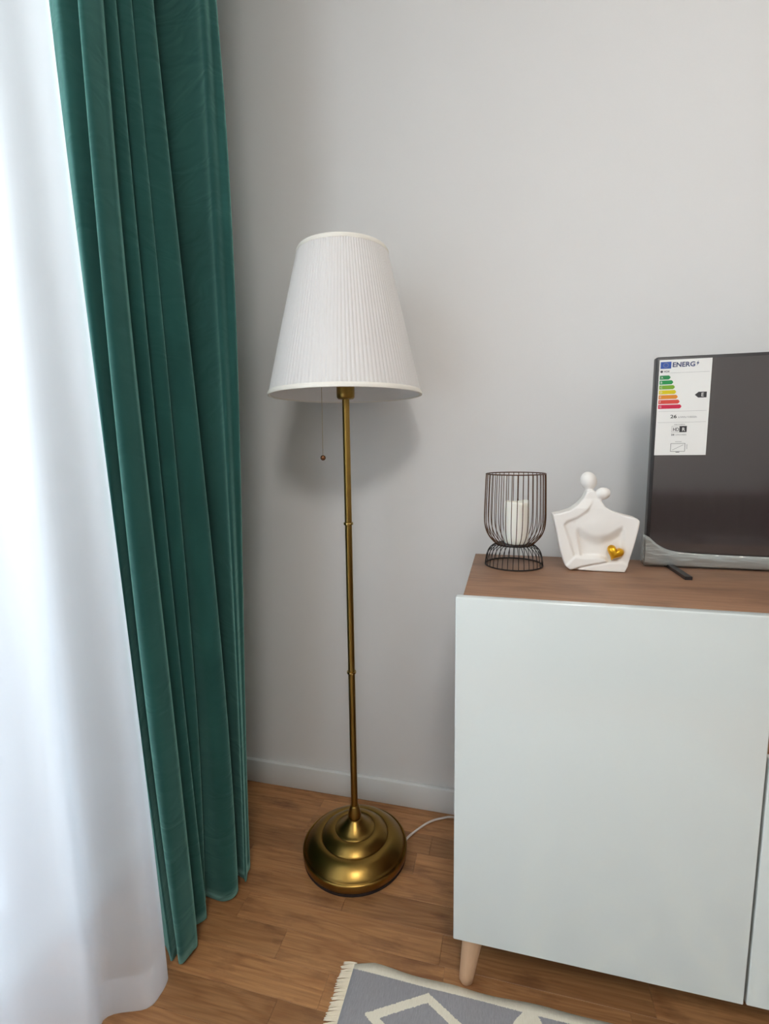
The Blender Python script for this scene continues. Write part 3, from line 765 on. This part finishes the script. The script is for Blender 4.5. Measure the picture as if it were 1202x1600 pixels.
flat('lightning', [(71.6, 3.6), (67.6, 9.6), (69.9, 9.6), (68.6, 14.2), (73.0, 7.6), (70.6, 7.6)], M['navy'])
cl = [(4.9+2.4*math.cos(2*PI*k/20), 23.2+2.4*math.sin(2*PI*k/20)) for k in range(20)]; flat('logo_disc', cl, M['inkblack'])
text('logo', 'VOX', 8.8, 25.2, 3.9, M['inkblack'], bold=.03, width=11)
rect('rule', 21, 26.1, 93, 26.5, M['inkgrey'])
for i, (mt, wd) in enumerate((('ga', 22), ('gb', 27.5), ('gc', 31), ('gd', 34), ('ge', 37.5), ('gf', 41.5), ('gg', 45.5))):
    v0 = 31+i*9.75; v1 = v0+8
    flat('class_arrow', [(2, v0), (wd-3.2, v0), (wd-1, v0+2), (wd, v0+4), (wd-1, v0+6), (wd-3.2, v1), (2, v1)], M[mt])
    text('class_letter', 'ABCDEFG'[i], 4.2, v1-2, 4, M['paper'], d=.0026, bold=0)
flat('rating_arrow', [(68.5, 71.3), (75, 65.6), (90, 65.6), (90, 77), (75, 77)], M['inkblack'])
text('rating_letter', 'E', 80.5, 74.8, 7.0, M['paper'], d=.0026, bold=.008)
rect('rule', 3, 102.6, 92, 103, M['inkgrey']); rect('rule', 3, 125, 92, 125.4, M['inkgrey'])
text('figure', '26', 26, 117, 7, M['inkblack'], bold=.02, width=12)
text('unit', 'kWh/1000h', 41, 117, 4, M['inkgrey'], width=34)
text('small_scale', 'ABCDEFG', 34, 131, 2.4, M['inkgrey'], width=20)
for a in ((30, 133, 57, 133.4), (30, 145, 57, 145.4), (30, 133, 30.4, 145.4)): rect('badge_outline', *a, M['inkgrey'])
rect('badge_block', 44.5, 133, 58, 145.4, M['inkblack'])
text('badge_letters', 'HD', 32.5, 143, 6.8, M['inkblack'], bold=.012, width=11.2, d=.0023)
text('badge_letter', 'R', 49.5, 143, 6.8, M['paper'], bold=.012, width=5.5, d=.0025)
text('figure', '26', 29.5, 152, 3.6, M['inkblack'], bold=.02, width=6.2); text('unit', 'kWh/1000h', 38, 152, 2.8, M['inkgrey'], width=20)
for a in ((30, 168, 57, 168.7), (30, 184, 57, 184.7), (30, 168, 30.7, 184.7), (56.3, 168, 57, 184.7), (40, 185.4, 47, 186.6), (38, 164.2, 50, 165), (60, 170, 60.8, 180)): rect('screen_icon', *a, M['inkblack'] if a[3] > 165.2 and a[0] < 59 else M['inkgrey'])
flat('icon_diagonal', [(33, 181.5), (33.6, 182), (54.2, 171.2), (53.6, 170.7)], M['inkgrey'])

# ------------------------------------------------------------------ rug
rug = thing('woven_rug', (RX0, RY1, 0), 'grey flat woven rug with cream diamonds and fringed end', 'rug')
nx, ny = 90, 100; vs, fs = [], []
for j in range(ny+1):
    for i in range(nx+1):
        x = (RX1-RX0)*i/nx; y = (RY0-RY1)*j/ny
        ww = .0022*math.sin(x*16+1)+.0016*math.sin(x*39)
        e = max(0, 1-j/6); y2 = y+ww*e - (.010*max(0, 1-i/3)*e)
        z = .0068+.0006*math.sin(x*31)*e
        vs.append((x, y2, z))
for j in range(ny):
    for i in range(nx): fs.append((j*(nx+1)+i, (j+1)*(nx+1)+i, (j+1)*(nx+1)+i+1, j*(nx+1)+i+1))
ro = mesh_obj('rug_body', vs, fs, M['rug'], rug); md = ro.modifiers.new('thickness', 'SOLIDIFY'); md.thickness = .0062; md.offset = -1 if ro.data.polygons[0].normal.z > 0 else 1
random.seed(8); V, FF = [], []
y = -.004
while y > RY0-RY1:
    L = random.uniform(.024, .029); sl_ = random.uniform(-.008, -.002)
    p = smooth_path([(.004, y, .005), (-L*.4, y+sl_*.3, .0045), (-L, y+sl_, .0018)], 3)
    v, f = tube_data(p, [.0013]*(len(p)-1)+[.0008], 5)
    n0 = len(V); V += v; FF += [[k+n0 for k in g] for g in f]
    y -= .0019
fr = mesh_obj('fringe', V, FF, M['fringe'], rug); fr['kind'] = 'stuff'

# ------------------------------------------------------------------ behind the camera: what the screen mirrors, the globe ceiling lamp, and an added fill dome
sf = thing('sofa', (1.25, -2.85, 0), 'dark taupe channel-backed sofa mirrored faintly in the television screen', 'sofa')
SXA, SXB = -1.2, 1.2
box('seat_base', (SXA, -.42, .12), (SXB, .42, .30), M['sofa'], sf, .02, 3)
for k in range(2): box('seat_cushion', (SXA+.14+k*1.06, -.16, .302), (SXA+1.195+k*1.06, .44, .45), M['sofa'], sf, .04, 4)
nb = 15
for k in range(nb):
    a = SXA+.0+(SXB-SXA)*k/nb; w_ = (SXB-SXA)/nb
    box('back_channel', (a+.002, -.42, .302), (a+w_-.002, -.19+.0, .745), M['sofa'], sf, .05, 4)
for s in (-1, 1):
    x0 = SXA-.002 if s < 0 else SXB-.125
    box('armrest', (x0, -.186, .302), (x0+.127, .40, .60), M['sofa'], sf, .04, 4)
    for yy in (-.36, .34): lathe('leg', [(.016, 0), (.024, .121)], M['legwood'], sf, 20, loc=(s*1.08, yy, 0))
pw = thing('throw_pillow', (1.92, -2.80, .452), 'dark red throw pillow on the sofa mirrored in the screen', 'pillow')
vs, fs = [], []
for j in range(13):
    for i in range(13):
        u, v = i/6-1, j/6-1; d = (max(0, (1-u**4)*(1-v**4)))**.5
        vs.append((u*.21, .07*d, .2+v*.20))
for j in range(13):
    for i in range(13):
        u, v = i/6-1, j/6-1; d = (max(0, (1-u**4)*(1-v**4)))**.5
        vs.append((u*.21, -.07*d, .2+v*.20))
for b0 in (0, 169):
    for j in range(12):
        for i in range(12):
            q4 = (b0+j*13+i, b0+j*13+i+1, b0+(j+1)*13+i+1, b0+(j+1)*13+i); fs.append(q4 if b0 else q4[::-1])
po_ = mesh_obj('pillow_cover', vs, fs, M['red'], pw)

cl_ = thing('ceiling_lamp', (1.04, -1.31, HC), 'ceiling lamp with three lit opal globes in a row', 'lamp')
box('mounting_bar', (-.26, -.03, -.03), (.26, .03, -.0005), M['lampmetal'], cl_, .004)
for k, dx in enumerate((-.18, 0, .18)):
    lathe('holder', [(.008, -.0305), (.018, -.031), (.018, -.075), (.008, -.076)], M['lampmetal'], cl_, 24, loc=(dx, 0, 0))
    sphere('globe', (dx, 0, -.112), .04, M['globe'], cl_)

cp_ = thing('added_fill_dome', (.30, -2.35, HC), 'added glowing dome on the ceiling for fill light', 'lamp')  # assumed source, added out of view to fill the room with light
lathe('rim', [(.23, -.0005), (.258, -.002), (.258, -.03), (.245, -.032)], M['lampmetal'], cp_, 64)
lathe('fill_dome_shell', [(.243*math.cos(k*PI/2/14), -.033-.15*math.sin(k*PI/2/14)) for k in range(14)]+[(.0005, -.183)], M['fill_glow'], cp_, 64, cap=False)
